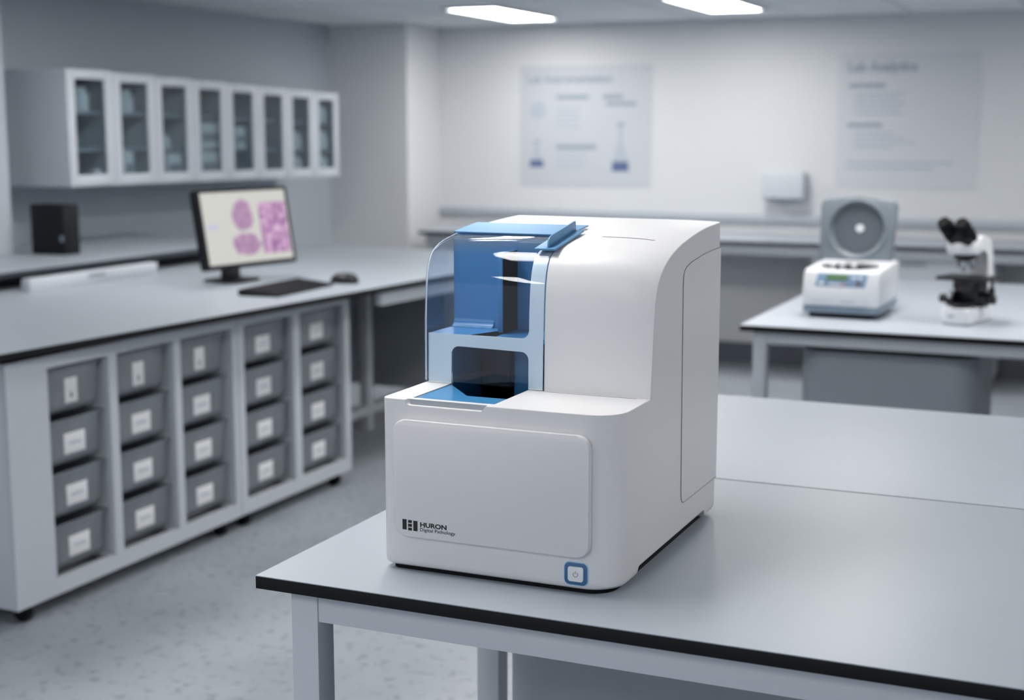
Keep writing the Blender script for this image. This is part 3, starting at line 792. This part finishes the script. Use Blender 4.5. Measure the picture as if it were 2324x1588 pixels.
for q in ([(-3.29, -3.13 - .02 * (k % 2), 1.475 - .028 * k, 1.487 - .028 * k) for k in range(5)], [(-3.29, -3.08 - .03 * (k % 2), 1.205 - .028 * k, 1.217 - .028 * k) for k in range(4)]): obj('text_block', bars(B(), PY, q), M['poster_pale'], t, world=True)
def flask(cx, z0, w, h, fill, name):
    o1 = [(cx - w / 2, z0), (cx + w / 2, z0), (cx + w / 2, z0 + h * .18), (cx + w * .16, z0 + h * .62), (cx + w * .16, z0 + h), (cx - w * .16, z0 + h), (cx - w * .16, z0 + h * .62), (cx - w / 2, z0 + h * .18)]
    bm = B(); prism(bm, o1, 'y', PY - .0006, PY, mi=0)
    prism(bm, [(cx - w * .47, z0 + h * .01), (cx + w * .47, z0 + h * .01), (cx + w * .42, z0 + h * fill), (cx - w * .42, z0 + h * fill)], 'y', PY - .0012, PY - .0006, mi=1)
    box(bm, cx - w * .20, cx + w * .20, PY - .0012, PY - .0004, z0 + h, z0 + h * 1.08, mi=2)
    obj(name, bm, [M['poster_pale'], M['poster_blue'], M['poster_mid']], t, world=True)
flask(-2.875, 1.105, .115, .27, .22, 'flask_drawing'); flask(-3.42, 1.125, .10, .15, .3, 'flask_drawing')
b = B(); lathe(b, [(0, 0), (.055, 0), (.055, .0006), (0, .0006)], (-3.41, PY, 1.47), 24, Matrix.Rotation(R(90), 4, 'X')); obj('round_drawing', b, M['poster_pale'], t, world=True)

t = thing('wall_poster', 'grey poster of text lines on the back wall above the centrifuge', 'poster', (-1.21, YB, 1.03))
obj('sheet', box(B(), -1.592, -.826, PY, YB, 1.03, 1.772), M['poster_lit'], t, world=True)
lab_text('Lab Analytics', -1.535, -1.16, 1.675, M['poster_mid'], .0016)
for q in ((-1.53, -1.33, 1.585, 1.608), (-1.53, -1.34, 1.368, 1.391)): obj('heading', bars(B(), PY, [q]), M['poster_mid'], t, world=True)
for q in ([(-1.50, -1.22 - .03 * (k % 2), 1.545 - .027 * k, 1.557 - .027 * k) for k in range(5)], [(-1.50, -1.28 + .06 * (k % 3), 1.333 - .027 * k, 1.345 - .027 * k) for k in range(4)], [(-1.53, -.95 - .1 * k, 1.165 - .03 * k, 1.180 - .03 * k) for k in range(2)]): obj('text_block', bars(B(), PY, q), M['poster_pale'], t, world=True)

t = thing('towel_dispenser', 'white wall dispenser between the two posters', 'dispenser', (-1.86, YB, .96))
obj('cover', box(B(), -1.988, -1.745, YB - .11, YB, .965, 1.12, .012, 4), M['cab'], t, world=True)
obj('outlet', box(B(), -1.95, -1.78, YB - .085, YB - .02, .955, .966), M['panel'], t, world=True)

# ------------------------------------------------------------------ centrifuge
CF = thing('centrifuge', 'white centrifuge with raised grey lid on the far table', 'centrifuge', (-.980, 4.548, TT), R(-1.5))
cw, cd = .243, .34
b = B(); prism(b, [(.004, .040), (.0, .10), (.018, .146), (.032, .153), (.32, .166), (.338, .158), (.338, .040)], 'x', 0, cw, .006)
cb = obj('housing', b, M['white_plastic'], CF)
boolean(cb, lathe(B(), [(0, .12), (.096, .12), (.096, .20), (0, .20)], (cw / 2, .140, 0), 40))
cb.data.set_sharp_from_angle(angle=R(35))
obj('rotor_bowl', lathe(B(), [(0, .122), (.0955, .122), (.0955, .1525), (.0935, .1525), (.0935, .124), (0, .124)], (cw / 2, .140, 0), 40), M['void'], CF)
obj('rotor', lathe(B(), [(0, .124), (.03, .124), (.03, .145), (.075, .152), (.075, .156), (.02, .160), (0, .160)], (cw / 2, .140, 0), 32), M['black_stage'], CF)
b = B(); prism(b, rrect(.0, cw, .002, .338, .012), 'z', .017, .0405, .003); obj('skirt', b, M['slate'], CF)
b = B(); prism(b, rrect(.018, cw - .022, .012, .32, .02), 'z', .0, .0175); obj('foot_plate', b, M['rubber'], CF)
# front door panel and keypad on the sloped fascia
b = B(); prism(b, rrect(.018, cw - .036, .043, .098, .006), 'y', -.003, .006, .0015); obj('front_panel', b, M['white_plastic'], CF)
b = B(); box(b, .125, .168, -.0034, -.0029, .053, .056); box(b, .03, .09, -.0034, -.0029, .056, .0575); obj('print', b, M['panel'], CF)
tl = math.atan2(.018, .046)
kp = Matrix.Translation((0, -.0012, .099)) @ Matrix.Rotation(-tl, 4, 'X')
def on_slope(name, bm, m, par=CF):
    o = obj(name, bm, m, par); o.matrix_local = kp; return o
k0 = on_slope('keypad', prism(B(), [(.040, .004), (.198, .004), (.205, .047), (.046, .047)], 'y', -.0015, .004, .0005), M['key_blue'])
def on_pad(name, bm, m): return obj(name, bm, m, k0)
on_pad('display', box(B(), .074, .142, -.0032, -.001, .025, .043, .0005), M['lcd'])
for i in range(4): on_pad('key', box(B(), .086 + .0125 * i, .095 + .0125 * i, -.003, -.001, .008, .014, .0005), M['white_plastic'] if i != 3 else M['red'])
for i in range(2): on_pad('key', box(B(), .156 + .02 * i, .168 + .02 * i, -.003, -.001, .030, .037, .0005), M['white_plastic'])
on_pad('key', box(B(), .053, .066, -.003, -.001, .009, .018, .0005), M['white_plastic'])
on_pad('knob', lathe(B(), [(0, .004), (.007, .004), (.008, 0), (.008, -.002), (0, -.002)], (.178, -.001, .016), 20, Matrix.Rotation(R(90), 4, 'X')), M['amber'])
# lid, hinged at the back and standing open
LM = Matrix.Translation((cw / 2 - .013, .275, .160)) @ Matrix.Rotation(R(-7), 4, 'X')
b = B(); lo = [(-.122, 0), (.118, 0), (.126, .19), (.118, .204), (.10, .210), (.0, .216), (-.10, .210), (-.118, .204), (-.126, .19)]
prism(b, lo, 'y', 0, .042, .005)
lid = obj('lid', b, M['lid'], CF)
boolean(lid, lathe(B(), [(0, -.02), (.094, -.02), (.090, .012), (.080, .02), (0, .02)], (0, 0, .108), 48, Matrix.Rotation(R(-90), 4, 'X')))
lid.matrix_local = LM
b = B(); lathe(b, [(.090, -.003), (.095, -.006), (.101, -.004), (.103, .003)], (0, 0, .108), 48, Matrix.Rotation(R(-90), 4, 'X')); obj('seal_ring', b, M['lid'], lid)
b = B(); lathe(b, [(0, .0178), (.0785, .0178), (.0785, .0199), (0, .0199)], (0, 0, .108), 48, Matrix.Rotation(R(-90), 4, 'X')); obj('lid_disc', b, M['lid_in'], lid)
b = B(); lathe(b, [(0, .0150), (.013, .0150), (.0145, .0175), (0, .0178)], (.006, 0, .112), 24, Matrix.Rotation(R(-90), 4, 'X')); obj('lid_boss', b, M['white_plastic'], lid)
for i, (dx, dy, lb) in enumerate(((-.040, -.062, 'white-capped tube at the keypad end of the centrifuge rotor'), (-.008, -.070, 'white-capped tube in the middle of the centrifuge rotor row'), (.026, -.064, 'white-capped tube at the open side of the centrifuge rotor'))):
    q = Vector((-.980 + cw / 2 + dx, 4.548 + .137 + dy, TT + .1565))
    tt_ = thing('sample_tube', lb, 'tube', q, group='sample tubes in the centrifuge')
    obj('tube_body', lathe(B(), [(0, -.006), (.007, -.006), (.0075, .004), (0, .004)], n=16), M['white_plastic'], tt_)
    obj('cap', lathe(B(), [(0, .004), (.0095, .004), (.0095, .014), (.008, .016), (0, .016)], n=16), M['white_plastic'], tt_)

# ------------------------------------------------------------------ microscope
MS = thing('microscope', 'white microscope with black eyepieces and stage on the far table', 'microscope', (-.500, 4.545, TT), R(-15))
b = B(); prism(b, rrect(-.043, .043, -.018, .20, (.012, .012, .02, .02)), 'z', .006, .050, .006); base_ = obj('foot', b, M['white_plastic'], MS)
b = B(); prism(b, rrect(-.040, .040, -.012, .195, .012), 'z', 0, .0065); obj('foot_pad', b, M['panel'], MS)
b = B(); box(b, -.02, .0, -.0187, -.0178, .026, .031); obj('print', b, M['print'], MS)
b = B(); pts = [(.19, .05), (.195, .14), (.185, .215), (.155, .262), (.10, .272), (.045, .262), (.045, .232), (.10, .232), (.132, .222), (.145, .19), (.145, .05)]
prism(b, pts, 'x', -.022, .040, .006); obj('arm', b, M['white_plastic'], MS)
b = B(); lathe(b, [(0, .0), (.026, 0), (.050, .006), (.053, .022), (.049, .040), (.036, .054), (0, .058)], (-.006, .055, .214), 32); obj('head', b, M['white_plastic'], MS, smooth=60)
b = B(); lathe(b, [(0, .0), (.030, -.004), (.036, .0), (.030, .010), (0, .010)], (-.004, .060, .205), 28, Matrix.Rotation(R(12), 4, 'X')); obj('nosepiece', b, M['black'], MS)
for k, (dx, dy, l) in enumerate(((0, -.012, .042), (-.022, .008, .030), (.024, .006, .032))):
    b = B(); tube(b, [(-.004 + dx * .5, .060 + dy * .5, .204), (-.004 + dx * .9, .060 + dy, .204 - l * .55), (-.004 + dx * 1.05, .060 + dy * 1.1, .204 - l)], [.0105, .0105, .006], 16); obj('objective', b, M['chrome'], MS)
b = B(); box(b, -.040, .032, .006, .07, .244, .286, .010)
eb = obj('eyepiece_bridge', b, M['black'], MS)
for s in (-1, 1):
    b = B(); e0 = Vector((-.008 + s * .022, .045, .262)); e1 = Vector((-.020 + s * .029, -.018, .318))
    d_ = (e1 - e0); tube(b, [e0, e0 + d_ * .35, e0 + d_ * .36, e0 + d_ * .80, e0 + d_ * .82, e1], [.023, .0255, .024, .023, .020, .019], 20); obj('eyepiece', b, M['rubber'], MS)
b = B(); box(b, -.074, .085, .005, .13, .136, .147, .002); obj('stage', b, M['black'], MS)
b = B(); lathe(b, [(0, .10), (.028, .10), (.034, .112), (.034, .137), (0, .137)], (-.004, .062, 0), 24); obj('condenser', b, M['black'], MS)
b = B(); box(b, -.034, .036, .075, .146, .06, .137, .004); obj('focus_block', b, M['black'], MS)
b = B(); lathe(b, [(0, .050), (.030, .050), (.026, .064), (.018, .068), (0, .068)], (-.004, .045, 0), 24); obj('lamp_housing', b, M['black'], MS)
for s in (-1, 1):
    b = B(); x0_ = -.03 if s < 0 else .036
    lathe(b, [(0, 0), (.024, 0), (.024, .022), (.014, .024), (.014, .046), (.012, .048), (0, .048)], (x0_, .10 if s > 0 else .06, .074), 24, Matrix.Rotation(R(90 * s), 4, 'Y')); obj('focus_knob', b, M['black'], MS)
b = B(); lathe(b, [(0, 0), (.013, 0), (.013, .01), (0, .01)], (-.032, .035, .092), 20, Matrix.Rotation(R(-90), 4, 'Y')); obj('knob_plate', b, M['white_plastic'], MS)
b = B(); tube(b, [(.070, .10, .137), (.070, .10, .112), (.070, .10, .110), (.070, .10, .088), (.070, .10, .086), (.070, .10, .066)], [.005, .005, .010, .010, .013, .013], 16); obj('stage_control', b, M['black'], MS)

# ------------------------------------------------------------------ added uniform fill light and view
w = bpy.data.worlds.new('world'); scene.world = w; w.use_nodes = True
bg = w.node_tree.nodes['Background']; bg.inputs['Color'].default_value = (.80, .88, 1.0, 1); bg.inputs['Strength'].default_value = .92
vs = scene.view_settings
scene.display_settings.display_device = 'sRGB'
vs.view_transform = 'Standard'; vs.look = 'None'; vs.gamma = 1.0; vs.use_curve_mapping = False; vs.exposure = -0.08
scene.cycles.max_bounces = 10; scene.cycles.diffuse_bounces = 3; scene.cycles.transparent_max_bounces = 24; scene.cycles.glossy_bounces = 4
scene.cycles.caustics_reflective = False; scene.cycles.caustics_refractive = False
scene.cycles.use_denoising = True; scene.cycles.sample_clamp_indirect = 6.0
scene.cycles.use_adaptive_sampling = True; scene.cycles.adaptive_threshold = 0.02
